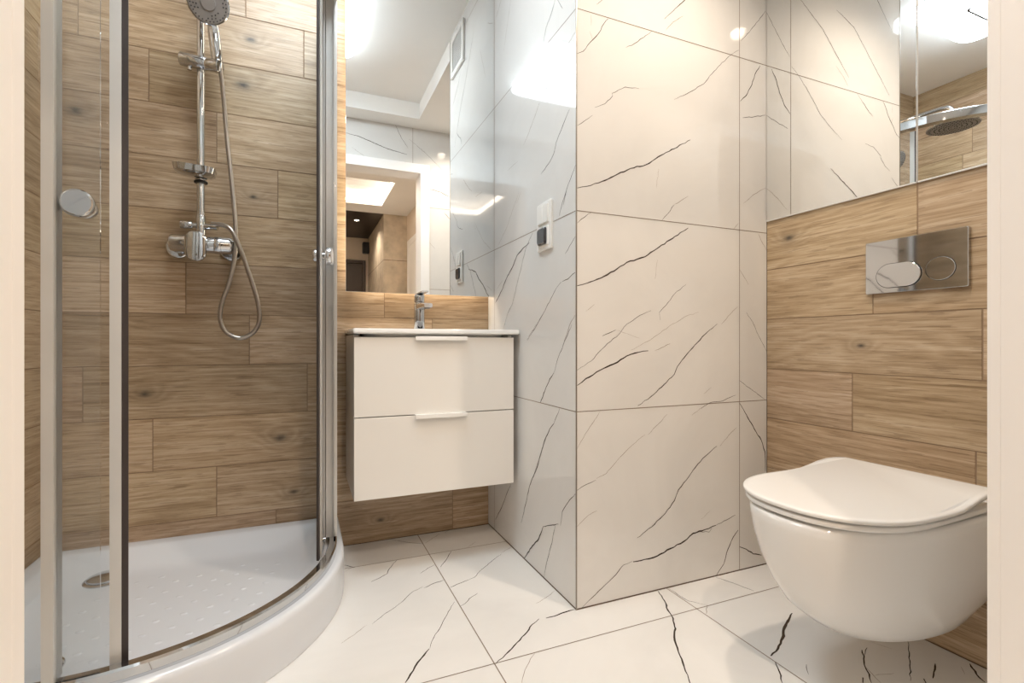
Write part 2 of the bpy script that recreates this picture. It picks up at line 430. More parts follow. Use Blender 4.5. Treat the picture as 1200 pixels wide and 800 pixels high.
M_tile = marble('polished_marble_tile', 0.045)
M_floor = marble('floor_marble_tile', 0.24, (232, 231, 229), 0.45)
M_vein = mat('dark_vein', (62, 52, 46), 0.25)
M_vein2 = mat('pale_vein', (140, 124, 110), 0.25)
M_joint = mat('tile_joint', (128, 112, 98), 0.7)
M_grout = noisy(mat('plank_grout', (140, 116, 92), 0.8), 30, 0.08)
M_dark_joint = mat('dark_caulk', (92, 72, 54), 0.7)
M_paint = noisy(mat('ceiling_paint', (246, 245, 243), 0.8), 5, 0.012)
M_casing = noisy(mat('door_casing_lacquer', (251, 250, 249), 0.35), 5, 0.01)
M_cer = noisy(mat('white_ceramic', (236, 235, 233), 0.07, 0, 0.55), 3, 0.01)
M_lid = noisy(mat('seat_plastic', (234, 233, 231), 0.16, 0, 0.5), 3, 0.01)
M_acr = noisy(mat('tray_acrylic', (222, 226, 232), 0.16, 0, 0.5), 3, 0.01)
M_lacq = noisy(mat('vanity_lacquer', (234, 231, 226), 0.22, 0, 0.5), 3, 0.01)
M_chrome = noisy(mat('chrome', (205, 207, 210), 0.05, 1.0), 8, 0.01)
M_steel = noisy(mat('brushed_aluminium', (220, 219, 216), 0.30, 0.28), 8, 0.03)
M_hose = noisy(mat('hose_metal', (168, 162, 156), 0.28, 1.0), 40, 0.08)
M_mirror = noisy(mat('mirror_silver', (246, 248, 248), 0.0, 1.0), 2, 0.002)
M_glass = glass('clear_glass')
M_seal = noisy(mat('dark_seal', (58, 50, 48), 0.4), 20, 0.05)
M_grey = noisy(mat('grey_rubber', (92, 88, 86), 0.5), 20, 0.05)
M_face = noisy(mat('spray_face_grey', (138, 132, 128), 0.35), 20, 0.04)
M_louvre = noisy(mat('louvre_plastic', (206, 206, 204), 0.4), 20, 0.02)
M_black = noisy(mat('black_plastic', (28, 27, 27), 0.45), 20, 0.05)
M_white = noisy(mat('white_plastic', (240, 239, 236), 0.25), 8, 0.01)
M_edge = noisy(mat('corner_metal', (150, 143, 134), 0.3, 0.8), 20, 0.03)
M_smoke = noisy(mat('smoked_cover', (66, 66, 70), 0.08, 0, 0.6), 20, 0.02)
M_lamp = emitter('lamp_diffuser', COOL, LAMP_E)
M_spot = emitter('downlight_glow', WARM, 30.0)
M_cove = emitter('cove_led', WARM, COVE_E)
M_led = emitter('mirror_led', (1.0, 0.83, 0.62), LED_E)
M_cream = noisy(mat('cream_wall_paint', (228, 214, 196), 0.8), 4, 0.02)
M_concrete = noisy(mat('concrete_panel', (198, 184, 164), 0.75), 7, 0.2, 0.2, 60)
M_darkceil = noisy(mat('dark_ceiling', (44, 36, 30), 0.35), 6, 0.1)
M_darkdoor = noisy(mat('dark_door', (66, 54, 46), 0.4), 6, 0.06)

# ------------------------------------------------------------------ room shell
def rot_strip(bm, pts, wid, put, mi, jag=0.0, taper=True):
    """thin inlaid line: pts in wall coordinates, put(a, b) -> 3-D point"""
    P = [Vector((a, b)) for a, b in pts]; Q = [P[0]]
    for a, b in zip(P[:-1], P[1:]):
        L = (b - a).length; k = max(1, int(L / 0.012)); nrm = Vector((-(b - a).y, (b - a).x)).normalized() if L else Vector((0, 0))
        for i in range(1, k + 1):
            q = a.lerp(b, i / k)
            if i < k: q = q + nrm * random.uniform(-jag, jag)
            Q.append(q)
    N = len(Q); prev = None
    for i, q in enumerate(Q):
        d = (Q[min(i + 1, N - 1)] - Q[max(i - 1, 0)])
        if d.length < 1e-9: continue
        nr = Vector((-d.y, d.x)).normalized()
        t = i / (N - 1); k = wid
        if taper: k *= (0.35 + 0.65 * min(1, 4 * min(t + 0.05, 1.05 - t))) * random.uniform(0.75, 1.25)
        cur = (bm.verts.new(put(*(q + nr * k / 2))), bm.verts.new(put(*(q - nr * k / 2))))
        if prev:
            f = bm.faces.new((prev[0], prev[1], cur[1], cur[0])); f.material_index = mi
        prev = cur

def veins(bm, key, put, clip=None, f=0.00085):
    for wd, pts in VEINS[key]:
        if clip: pts = [(min(max(a, clip[0]), clip[1]), min(max(b, clip[2]), clip[3])) for a, b in pts]
        rot_strip(bm, pts, wd * f * (1.3 if wd > 2.3 else 1.0), put, 1 if wd >= 1.5 else 2, 0.0016)

TILE_MATS = [M_tile, M_vein, M_vein2, M_joint, M_dark_joint]
ZJ = (0.570, 1.149, 1.731, 2.31)

# shaft front (faces the door)
bm = bmesh.new(); box(bm, XS, XW + 0.0, YF, YF + 0.06, -0.02, 2.42)
put = lambda a, b: (a, YF - 0.0004, b)
for z in ZJ: rot_strip(bm, [(XS, z), (XW, z)], 0.0022, put, 3, 0, False)
rot_strip(bm, [(1.369, 0), (1.369, 2.4)], 0.0022, put, 3, 0, False)
rot_strip(bm, [(XS, 0.002), (XW, 0.002)], 0.004, put, 4, 0, False)
rot_strip(bm, [(XW - 0.0015, 0), (XW - 0.0015, 2.4)], 0.003, put, 4, 0, False)
veins(bm, 'front', put, (XS + 0.002, XW - 0.003, 0.002, 2.4))
for pts, wd in (([(0.80, 1.76), (0.9, 1.86), (1.02, 1.98), (1.12, 2.02)], 2), ([(1.05, 1.78), (1.2, 1.93), (1.34, 2.02)], 2.4), ([(0.78, 2.02), (0.95, 2.2), (1.1, 2.26)], 2), ([(1.15, 2.05), (1.3, 2.2)], 1.6)):
    rot_strip(bm, pts, wd * 0.0008, put, 1, 0.001)
struct('wall_shaft_front', bm, TILE_MATS)

# shaft side (faces the shower)
bm = bmesh.new(); box(bm, XS, XS + 0.06, YF + 0.06, YB + 0.05, -0.02, 2.42)
put = lambda a, b: (XS - 0.0004, a, b)
for z in ZJ: rot_strip(bm, [(YF, z), (YB, z)], 0.0022, put, 3, 0, False)
rot_strip(bm, [(1.797, 0), (1.797, 2.4)], 0.0020, put, 3, 0, False)
rot_strip(bm, [(YF, 0.002), (YB, 0.002)], 0.005, put, 4, 0, False)
veins(bm, 'side', put, (YF + 0.002, YB - 0.002, 0.002, 2.4), 0.0011)
for pts, wd in (([(1.25, 1.78), (1.36, 1.95), (1.42, 2.02), (1.55, 2.2)], 1.8), ([(1.20, 2.0), (1.3, 2.06), (1.36, 2.12)], 1.4)):
    rot_strip(bm, pts, wd * 0.0008, put, 1, 0.001)
struct('wall_shaft_side', bm, TILE_MATS)

# floor
bm = bmesh.new(); box(bm, -1.4, 1.75, -4.5, 2.0, -0.06, 0.0)
put = lambda a, b: (a, b, 0.0004)
for x in (-0.205, 0.4265, 1.058): rot_strip(bm, [(x, -0.6), (x, YB)], 0.0028, put, 3, 0, False)
for y in (1.678, 1.050, 0.422, -0.206): rot_strip(bm, [(-0.75, y), (XW, y)], 0.0026, put, 3, 0, False)
rot_strip(bm, [(XW - 0.002, YD), (XW - 0.002, YF)], 0.004, put, 4, 0, False)
rot_strip(bm, [(0.1, YB - 0.002), (XS, YB - 0.002)], 0.004, put, 4, 0, False)
veins(bm, 'floor', put, (-0.7, XW - 0.002, 0.3, YB - 0.002), 0.00095)
struct('floor', bm, [M_floor, M_vein, M_vein2, M_joint, M_dark_joint])

# ceiling: raised over the wet zone, lowered along the door wall and the toilet
bm = bmesh.new()
box(bm, XL - 0.1, XS + 0.1, 0.42, YB + 0.1, ZC, ZC + 0.06)
box(bm, XL - 0.1, XW + 0.15, YD - 0.1, 0.45, ZS, ZC + 0.06)
box(bm, XS + 0.001, XW + 0.15, 0.45, YF + 0.02, ZS, ZC + 0.06)
struct('ceiling', bm, M_paint)

# planked walls
def plank_wall(name, s0, s1, rows, joints, period, put, slab, knots):
    """rows: z edges; joints: row -> s of one vertical joint"""
    bm = bmesh.new(); box(bm, *slab)
    for f in bm.faces: f.material_index = 1
    g = bm.loops.layers.uv.new('grain'); p = bm.loops.layers.uv.new('plane'); c = bm.loops.layers.color.new('tone')
    gap = 0.0014
    for k, (z0, z1) in enumerate(zip(rows[:-1], rows[1:])):
        j = joints.get(k, random.uniform(0, period))
        while j > s0: j -= period
        while j < s1:
            a, b = max(j, s0), min(j + period, s1)
            if b - a > 0.003:
                A = a + gap if a > s0 else a; B = b - gap if b < s1 else b
                ou, ov = random.uniform(0, 40), random.uniform(0, 40)
                t = random.uniform(0.86, 1.04); col = (t, t * random.uniform(0.975, 1.01), t * random.uniform(0.94, 1.0), 1)
                zz0, zz1 = z0 + gap, z1 - gap
                top = [bm.verts.new(put(u, v, 0.0012)) for u, v in ((A + 0.0006, zz0 + 0.0006), (B - 0.0006, zz0 + 0.0006), (B - 0.0006, zz1 - 0.0006), (A + 0.0006, zz1 - 0.0006))]
                low = [bm.verts.new(put(u, v, 0.0)) for u, v in ((A, zz0), (B, zz0), (B, zz1), (A, zz1))]
                fs = [bm.faces.new(top)] + [bm.faces.new((low[i], low[(i + 1) % 4], top[(i + 1) % 4], top[i])) for i in range(4)]
                uvs = {}
                for vv, (u, w_) in zip(top + low, ((A, zz0), (B, zz0), (B, zz1), (A, zz1)) * 2): uvs[vv] = (u, w_)
                for f in fs:
                    f.material_index = 0
                    for lp in f.loops:
                        u, w_ = uvs[lp.vert]; lp[p].uv = (u, w_); lp[g].uv = (u + ou, w_ + ov); lp[c] = col
            j += period
    return struct(name, bm, [wood_tile(name + '_oak_plank', knots), M_grout])

ROWZ = [-0.007 + 0.1746 * k for k in range(15)]; ROWZ[0] = 0.0
JB = {0: -0.09, 1: -0.277, 2: -0.462, 3: 0.015, 4: -0.176, 5: -0.368, 6: 0.10, 7: -0.084, 8: -0.277, 9: -0.473, 10: 0.003, 11: -0.187, 12: -0.37, 13: 0.1}
plank_wall('wall_back', XL, XS - 0.0005, ROWZ, JB, 0.663, lambda s, z, d: (s, YB - d, z), (XL - 0.05, XS + 0.06, YB, YB + 0.06, -0.02, 2.42), KNOTS_BACK)
plank_wall('wall_left', YD, YB - 0.0015, ROWZ, {}, 0.663, lambda s, z, d: (XL + d, s, z), (XL - 0.06, XL, YD - 0.1, YB + 0.05, -0.02, 2.42), [(1.62, 0.33, 0.016), (1.2, 1.3, 0.014)])
RR = [0.679 + 0.1705 * k for k in range(-4, 11)]; RR[0] = 0.0
plank_wall('wall_right', YD, YF - 0.0005, RR, {6: 0.7395, 5: 0.844, 4: 0.612, 3: 0.898, 2: 0.6237}, 0.663, lambda s, z, d: (XW - d, s, z), (XW, XW + 0.06, YD - 0.1, YF + 0.05, -0.02, 2.42), KNOTS_RIGHT)

# door wall with the doorway the picture is taken from
DX0, DX1, DZ = -0.1318, 0.774, 1.965
bm = bmesh.new()
box(bm, DX1 + 0.03, XW + 0.06, 0.17, YD, -0.02, 2.42)
box(bm, XL - 0.06, DX0 - 0.03, 0.17, YD, -0.02, 2.42)
box(bm, DX0 - 0.03, DX1 + 0.03, 0.17, YD, DZ + 0.03, 2.42)
put = lambda a, b: (a, YD + 0.0004, b)
for z in ZJ:
    for a, b in (((XL, DX0 - 0.03), (DX1 + 0.03, XW)) if z < DZ else ((XL, XW),)): rot_strip(bm, [(a, z), (b, z)], 0.0022, put, 3, 0, False)
rot_strip(bm, [(0.72, DZ + 0.05), (0.72, 2.3)], 0.0022, put, 3, 0, False)
rot_strip(bm, [(1.352, 0), (1.352, 2.3)], 0.0022, put, 3, 0, False)
veins(bm, 'door', put)
for pts, wd in (([(0.95, 0.5), (1.1, 0.66), (1.2, 0.75), (1.32, 0.98)], 2.4), ([(1.0, 1.2), (1.15, 1.3), (1.3, 1.52)], 2), ([(-0.6, 1.2), (-0.4, 1.35), (-0.2, 1.6)], 2), ([(-0.1, 2.1), (0.1, 2.18), (0.25, 2.26)], 2)):
    rot_strip(bm, pts, wd * 0.0008, put, 1, 0.001)
struct('wall_door', bm, TILE_MATS)

# door casing (liner plus architraves both sides)
bm = bmesh.new()
for (ya, yb) in ((YD, YD + 0.012), (0.158, 0.17)):
    box(bm, DX1, DX1 + 0.064, ya, yb, 0, DZ + 0.064, 0.0008)
    box(bm, DX0 - 0.064, DX0, ya, yb, 0, DZ + 0.064, 0.0008)
    box(bm, DX0, DX1, ya, yb, DZ, DZ + 0.064, 0.0008)
box(bm, DX1, DX1 + 0.029, 0.1701, YD - 0.0001, 0, DZ + 0.02)
box(bm, DX0 - 0.029, DX0, 0.1701, YD - 0.0001, 0, DZ + 0.02)
box(bm, DX0, DX1, 0.1701, YD - 0.0001, DZ, DZ + 0.029)
struct('door_1', bm, M_casing)

# corner profile of the shaft
bm = bmesh.new(); box(bm, XS - 0.0015, XS + 0.002, YF - 0.0015, YF + 0.002, 0, 2.38, 0.0006)
struct('trim_1', bm, M_edge)

# ------------------------------------------------------------------ hall behind the camera (seen in the mirrors)
HZ = 2.48; HX0, HX1 = -1.30, 1.31; HY = -4.4
bm = bmesh.new(); box(bm, HX1, HX1 + 0.06, -2.78, 0.17, -0.02, 2.75)
struct('wall_hall_right', bm, M_cream)
bm = bmesh.new(); box(bm, HX0 - 0.06, HX0, HY, 0.17, -0.02, 2.75)
struct('wall_hall_left', bm, M_cream)
bm = bmesh.new(); box(bm, HX0, HX1 + 0.06, HY - 0.06, HY, -0.02, 2.75)
struct('wall_hall_end', bm, M_cream)
bm = bmesh.new(); box(bm, HX0, XL - 0.05, 0.17, 0.23, -0.02, 2.75); box(bm, HX0, HX1 + 0.06, 0.171, 0.23, 2.40, 2.75)
struct('wall_hall_front', bm, M_cream)
bm = bmesh.new(); box(bm, 1.0, HX1 + 0.06, HY, -2.78, -0.02, HZ)
for f in bm.faces: f.material_index = 0
for z in (0.62, 1.25, 1.87):
    rot_strip(bm, [(1.0, z), (HX1, z)], 0.006, lambda a, b: (a, -2.7795, b), 1, 0, False)
    rot_strip(bm, [(HY, z), (-2.78, z)], 0.006, lambda a, b: (0.9995, a, b), 1, 0, False)
struct('wall_concrete', bm, [M_concrete, M_dark_joint])
CX0, CX1, CY0, CY1 = -0.75, 0.92, -2.42, -1.50
bm = bmesh.new()
box(bm, HX0, CX0, -2.78, 0.17, HZ, HZ + 0.2); box(bm, CX1, HX1, -2.78, 0.17, HZ, HZ + 0.2)
box(bm, CX0, CX1, CY1, 0.17, HZ, HZ + 0.2); box(bm, CX0, CX1, -2.78, CY0, HZ, HZ + 0.2)
box(bm, CX0, CX1, CY0, CY1, HZ + 0.14, HZ + 0.2)
struct('ceiling_hall', bm, M_paint)
bm = bmesh.new(); box(bm, HX0, 1.0, HY, -2.78, HZ, HZ + 0.2)
struct('ceiling_hall_dark', bm, M_darkceil)
cv = thing('cove_light', 'warm glowing light strip framing the recess in the hall ceiling', 'light strip', ((CX0 + CX1) / 2, (CY0 + CY1) / 2, HZ))
bm = bmesh.new()
for (a, b, c, d) in ((CX0, CX0 + 0.02, CY0, CY1), (CX1 - 0.02, CX1, CY0, CY1), (CX0 + 0.02, CX1 - 0.02, CY0, CY0 + 0.02), (CX0 + 0.02, CX1 - 0.02, CY1 - 0.02, CY1)):
    box(bm, a, b, c, d, HZ + 0.03, HZ + 0.06)
part('diffuser', bm, M_cove, cv)
bm = bmesh.new()
box(bm, 0.55, 0.90, HY, HY + 0.035, 0, 2.05, 0.004)
box(bm, 0.90, 0.955, HY, HY + 0.05, 0, 2.11, 0.004); box(bm, 0.0, 0.06, HY, HY + 0.05, 0, 2.11, 0.004); box(bm, 0.06, 0.90, HY, HY + 0.05, 2.055, 2.11, 0.004); box(bm, 0.06, 0.56, HY, HY + 0.035, 0, 2.05)
struct('door_2', bm, M_darkdoor)
bm = bmesh.new()
box(bm, HX1 - 0.014, HX1, -2.70, -2.62, 0, 2.12, 0.003); box(bm, HX1 - 0.014, HX1, -1.80, -1.72, 0, 2.12, 0.003); box(bm, HX1 - 0.014, HX1, -2.62, -1.80, 2.04, 2.12, 0.003)
box(bm, HX1 - 0.006, HX1, -2.62, -1.80, 0, 2.04)
struct('door_3', bm, M_casing)
sp = thing('wall_speaker', 'small black speaker on the concrete wall in the hall', 'speaker', (1.0, -4.28, 2.21))
bm = bmesh.new(); box(bm, 0.90, 0.999, -4.33, -4.23, 2.21, 2.39, 0.008)
part('cabinet', bm, M_black, sp)
bm = bmesh.new(); box(bm, 0.895, 0.90, -4.32, -4.24, 2.22, 2.38, 0.002); part('grille', bm, M_grey, sp)

# ------------------------------------------------------------------ lamps
def round_square(cx, cy, h, r, n=10):
    return rrect(cx - h, cx + h, cy - h, cy + h, r, n)
LCX, LCY, LH = 0.0, 1.135, 0.262
lamp = thing('ceiling_lamp', 'bright white rounded-square lamp on the raised bathroom ceiling', 'lamp', (LCX, LCY, ZC))
bm = bmesh.new()
ol = lambda h, r, z: [(x, y, z) for x, y in round_square(LCX, LCY, h, r)]
loft(bm, [ol(LH - 0.004, 0.07, ZC - 0.001), ol(LH - 0.004, 0.07, ZC - 0.014)]); part('base', bm, M_white, lamp)
bm = bmesh.new()
loft(bm, [ol(LH, 0.075, ZC - 0.014), ol(LH, 0.075, ZC - 0.046), ol(LH - 0.012, 0.07, ZC - 0.056), ol(0.105, 0.02, ZC - 0.057)]); part('diffuser', bm, M_lamp, lamp, True)
bm = bmesh.new()
loft(bm, [ol(0.104, 0.02, ZC - 0.0575), ol(0.104, 0.02, ZC - 0.062), ol(0.096, 0.018, ZC - 0.062), ol(0.096, 0.018, ZC - 0.0575)], False, False); part('inner_ring', bm, M_grey, lamp)

def downlight(x, y, z, watts, label, group=None, blend=0.7, ang=142, col=None):
    t = thing('recessed_downlight', label, 'downlight', (x, y, z), group)
    bm = bmesh.new()
    n = 32
    ring = lambda r, zz: [(x + r * math.cos(2 * math.pi * k / n), y + r * math.sin(2 * math.pi * k / n), zz) for k in range(n)]
    loft(bm, [ring(0.042, z - 0.0005), ring(0.042, z - 0.004), ring(0.040, z - 0.006), ring(0.031, z - 0.006), ring(0.029, z - 0.0015)], False, False)
    part('bezel', bm, M_white, t, True)
    bm = bmesh.new(); loft(bm, [ring(0.029, z - 0.0012), ring(0.028, z - 0.0022)]); part('lens', bm, M_spot, t)
    ld = bpy.data.lights.new('downlight_beam', 'SPOT'); ld.energy = watts; ld.color = col or WARM; ld.spot_size = math.radians(ang); ld.spot_blend = blend; ld.shadow_soft_size = 0.03
    lo = bpy.data.objects.new('downlight_beam', ld); COL.objects.link(lo); lo.parent = t; lo.location = (0, 0, -0.012)
    return t
downlight(1.03, 0.66, ZS, SPOT_W, 'warm recessed downlight in the lowered ceiling above the toilet')
downlight(0.25, -0.45, HZ, HALL_SPOT_W, 'warm recessed downlight in the hall ceiling just outside the bathroom door', col=(1.0, 0.80, 0.62))
downlight(0.70, -3.24, HZ, 34.0, 'small warm recessed downlight in the dark part of the hall ceiling')

# ------------------------------------------------------------------ shower tray
TX1, TYF, TR, TCX, TCY = 0.124, 1.063, 0.540, -0.416, 1.603
def tray_outline(d, rc, z, n=28, m=5):
    """closed outline offset inwards by d"""
    x0, x1, y0, y1 = XL + 0.002 + d, TX1 - d, TYF + d, YB - 0.002 - d
    R = TR - d; o = []; rc = min(rc, 0.85 * (y1 - TCY))
    for k in range(m + 1):
        a = math.radians(180 - 90 * k / m); o.append((x0 + rc + rc * math.cos(a), y1 - rc + rc * math.sin(a), z))
    for k in range(m + 1):
        a = math.radians(90 - 90 * k / m); o.append((x1 - rc + rc * math.cos(a), y1 - rc + rc * math.sin(a), z))
    for k in range(n + 1):
        a = math.radians(0 - 90 * k / n); o.append((TCX + R * math.cos(a), TCY + R * math.sin(a), z))
    for k in range(m + 1):
        a = math.radians(270 - 90 * k / m); o.append((x0 + rc + rc * math.cos(a), y0 + rc + rc * math.sin(a), z))
    return o
tray = thing('shower_tray', 'white quadrant shower tray with curved raised front in the corner', 'shower tray', (TCX, TCY, 0))
bm = bmesh.new()
prof = [(0.002, 0.006, 0.001), (0.000, 0.006, 0.06), (0.001, 0.008, 0.108), (0.003, 0.010, 0.116), (0.008, 0.012, 0.121), (0.014, 0.013, 0.1225), (0.050, 0.02, 0.1225),
        (0.056, 0.025, 0.1215), (0.062, 0.03, 0.118), (0.078, 0.05, 0.106), (0.100, 0.085, 0.086), (0.118, 0.105, 0.076), (0.140, 0.12, 0.0715), (0.17, 0.13, 0.070)]
loft(bm, [tray_outline(d, rc, z) for d, rc, z in prof])
# anti-slip studs moulded into the floor of the tray
for i in range(-7, 8):
    for j in range(-7, 8):
        u, v = i * 0.062 + (0.031 if j % 2 else 0), j * 0.050
        x, y = -0.33 + (u + v) * 0.7071, 1.47 + (v - u) * 0.7071
        ok = XL + 0.19 < x < TX1 - 0.19 and TYF + 0.19 < y < YB - 0.19 and math.hypot(x + 0.533, y - 1.70) > 0.09
        if x > TCX and y < TCY and math.hypot(x - TCX, y - TCY) > TR - 0.185: ok = False
        if not ok: continue
        R_ = [[(x + r * math.cos(math.pi * k / 5), y + r * 0.75 * math.sin(math.pi * k / 5), z) for k in range(10)] for r, z in ((0.0095, 0.0699), (0.0065, 0.0712), (0.003, 0.0716))]
        loft(bm, R_, False, True)
part('basin', bm, M_acr, tray, True, 40)
bm = bmesh.new()
ring = lambda r, z: [(-0.543 + r * math.cos(2 * math.pi * k / 32), 1.715 + r * math.sin(2 * math.pi * k / 32), z) for k in range(32)]
loft(bm, [ring(0.052, 0.0705), ring(0.052, 0.0735), ring(0.048, 0.076), ring(0.044, 0.0765)], False, False)
loft(bm, [ring(0.043, 0.072), ring(0.042, 0.081), ring(0.03, 0.086), ring(0.01, 0.0875)])
part('drain_cover', bm, M_chrome, tray, True)

# ------------------------------------------------------------------ shower enclosure
ER = 0.505                       # centre line of the rail on the curve
L1, LA, L2 = TCX - (XL + 0.004), math.pi / 2 * ER, (YB - 0.004) - TCY
def epath(s, off=0.0):
    """point on the enclosure line at length s from the left wall; off > 0 = outwards"""
    R = ER + off
    if s < L1: return (XL + 0.004 + s, TCY - R)
    if s < L1 + LA:
        a = -math.pi / 2 + (s - L1) / ER; return (TCX + R * math.cos(a), TCY + R * math.sin(a))
    return (TCX + R, TCY + (s - L1 - LA))
def curved_bar(bm, s0, s1, o0, o1, z0, z1, ch=0.0, n=None, mi=0):
    n = n or max(2, int(abs(s1 - s0) / 0.012)); rings = []
    for k in range(n + 1):
        s = s0 + (s1 - s0) * k / n
        if ch: sec = [(o0, z0), (o1, z0), (o1, z1 - ch), (o1 - ch, z1), (o0 + ch, z1), (o0, z1 - ch)]
        else: sec = [(o0, z0), (o1, z0), (o1, z1), (o0, z1)]
        rings.append([(*epath(s, o), z) for o, z in sec])
    loft(bm, rings, mi=mi)
ST = L1 + LA + L2
RZ0, RZ1, TZ0, TZ1 = 0.1225, 0.150, 1.872, 1.914
enc = thing('shower_enclosure', 'curved glass shower enclosure with chrome frame, its two sliding doors open', 'shower enclosure', (TCX, TCY, 0))
bm = bmesh.new(); curved_bar(bm, 0, ST, -0.014, 0.012, RZ0, RZ1, 0.004); part('bottom_rail', bm, M_chrome, enc, True)
bm = bmesh.new(); curved_bar(bm, 0, ST, -0.032, 0.014, TZ0, TZ1, 0.004); part('top_rail', bm, M_chrome, enc, True)
FO = 0.006                        # fixed panes sit on the outer track
for s0, s1 in ((0.012, L1 + 0.062), (ST - 0.012, L1 + LA - 0.055)):
    a, b = min(s0, s1), max(s0, s1)
    bm = bmesh.new(); curved_bar(bm, a, b, FO - 0.0025, FO + 0.0025, RZ1, TZ0); part('fixed_pane', bm, M_glass, enc)
for a, b in ((0.0, 0.024), (ST - 0.024, ST)):
    bm = bmesh.new(); curved_bar(bm, a, b, -0.012, 0.013, RZ1, TZ0); part('wall_profile', bm, M_steel, enc)
for a in (LPOST, L1 + LA - 0.004):
    bm = bmesh.new(); curved_bar(bm, a - 0.009, a + 0.009, -0.021, 0.013, RZ1, TZ0, n=3); part('post', bm, M_steel, enc, True)
DO = -0.026                       # doors run on the inner track
def gdoor(lead, back, sgn):
    a, b = min(lead, back), max(lead, back)
    bm = bmesh.new(); curved_bar(bm, a, b, DO - 0.003, DO + 0.003, RZ0 + 0.020, TZ0 - 0.01)
    d = part('sliding_door', bm, M_glass, enc)
    bm = bmesh.new(); curved_bar(bm, *sorted((lead - sgn * 0.003, lead + sgn * 0.016)), DO - 0.006, DO + 0.006, RZ0 + 0.020, TZ0 - 0.01, n=4); part('edge_profile', bm, M_steel, d, True)
    bm = bmesh.new(); curved_bar(bm, *sorted((lead + sgn * 0.016, lead + sgn * 0.027)), DO - 0.0035, DO + 0.0035, RZ0 + 0.016, TZ0 - 0.01, n=3); part('magnetic_seal', bm, M_seal, d, True)
    return d
def dirs(s):
    p, q = Vector((*epath(s - 0.002), 0)), Vector((*epath(s + 0.002), 0)); t = (q - p).normalized()
    return t, Vector((t.y, -t.x, 0))
def knob(d, s, z):
    t, o = dirs(s); c = Vector((*epath(s, DO), z))
    for sg in (1, -1):
        bm = bmesh.new()
        if sg > 0:
            cyl(bm, c + o * 0.003, c + o * 0.012, 0.010, 20); cyl(bm, c + o * 0.012, c + o * 0.030, 0.026, 40, 0.0035)
        else:
            cyl(bm, c - o * 0.003, c - o * 0.010, 0.010, 20); cyl(bm, c - o * 0.010, c - o * 0.024, 0.020, 32, 0.003)
        part('knob', bm, M_chrome, d, True)
def roller(d, s, z):
    t, o = dirs(s); c = Vector((*epath(s, DO), z)); bm = bmesh.new()
    cyl(bm, c - o * 0.012, c - o * 0.003, 0.011, 20, 0.002); cyl(bm, c + o * 0.003, c + o * 0.008, 0.007, 16)
    part('roller', bm, M_chrome, d, True)
LLEAD, RLEAD = L1 + LEADL, L1 + LA - LEADR
dl = gdoor(LLEAD, LLEAD - 0.36, 1); knob(dl, KNL, 1.029); roller(dl, KNL - 0.04, RZ1 + 0.014); roller(dl, LLEAD - 0.33, RZ1 + 0.014)
dr = gdoor(RLEAD, RLEAD + 0.39, -1); knob(dr, RLEAD + 0.030, 1.029); roller(dr, RLEAD + 0.05, RZ1 + 0.02); roller(dr, RLEAD + 0.34, RZ1 + 0.014)

# ------------------------------------------------------------------ shower column: mixer, riser, overhead rose
PX, PY = -0.3125, 1.800
colm = thing('shower_mixer', 'chrome shower column with lever mixer, riser pipe and round overhead rose', 'shower', (PX, YB, 1.09))
ZM = 1.092
bm = bmesh.new()
cyl(bm, (PX - 0.088, PY - 0.004, ZM), (PX + 0.095, PY - 0.004, ZM), 0.0275, 28, 0.010)
part('mixer_body', bm, M_chrome, colm, True)
for dx in (-0.076, 0.082):
    bm = bmesh.new(); cyl(bm, (PX + dx, YB - 0.0015, ZM - 0.004), (PX + dx, YB - 0.013, ZM - 0.004), 0.036, 32, 0.004); cyl(bm, (PX + dx, YB - 0.013, ZM - 0.004), (PX + dx, PY + 0.004, ZM), 0.019, 24)
    part('wall_flange', bm, M_chrome, colm, True)
bm = bmesh.new()   # lever: domed upright plate in front of the body
LX = PX - 0.006
rings = []
for dy, ins in ((0.0, 0.003), (0.004, 0.0), (0.014, 0.0), (0.018, 0.003), (0.0195, 0.008)):
    rings.append([(x, PY - 0.040 - dy, z) for x, z in rrect(LX - 0.030 + ins, LX + 0.030 - ins, ZM - 0.062 + ins, ZM + 0.034 - ins, 0.027 - ins, 8)])
loft(bm, rings); cyl(bm, (LX, PY - 0.02, ZM), (LX, PY - 0.041, ZM), 0.021, 24)
part('lever', bm, M_chrome, colm, True)
bm = bmesh.new(); cyl(bm, (PX + 0.040, PY - 0.004, ZM), (PX + 0.062, PY - 0.004, ZM), 0.0290, 24, 0.002); part('body_collar', bm, M_chrome, colm, True)
bm = bmesh.new()
cyl(bm, (PX, PY, ZM + 0.015), (PX, PY, ZM + 0.095), 0.0145, 24, 0.002); cyl(bm, (PX, PY, ZM + 0.060), (PX + 0.05, PY - 0.012, ZM + 0.058), 0.0095, 18)
cyl(bm, (PX, PY, ZM + 0.062), (PX - 0.024, PY, ZM + 0.062), 0.009, 18)
part('diverter', bm, M_chrome, colm, True)
bm = bmesh.new(); cyl(bm, (PX - 0.024, PY, ZM + 0.062), (PX - 0.058, PY, ZM + 0.062), 0.013, 20, 0.002); part('diverter_knob', bm, M_chrome, colm, True)
bm = bmesh.new()
arm = [(PX, PY, ZM + 0.09), (PX, PY, 1.5), (PX, PY, 1.97), (PX, PY - 0.008, 2.03), (PX, PY - 0.035, 2.062), (PX, PY - 0.08, 2.075), (PX - 0.006, PY - 0.2, 2.075), (PX - 0.012, PY - 0.285, 2.072), (PX - 0.014, PY - 0.315, 2.055), (PX - 0.015, PY - 0.325, 2.02), (PX - 0.015, PY - 0.325, 1.965)]
tube(bm, spline(arm, 8), 0.0118, 20)
part('riser_pipe', bm, M_chrome, colm, True)
bm = bmesh.new()
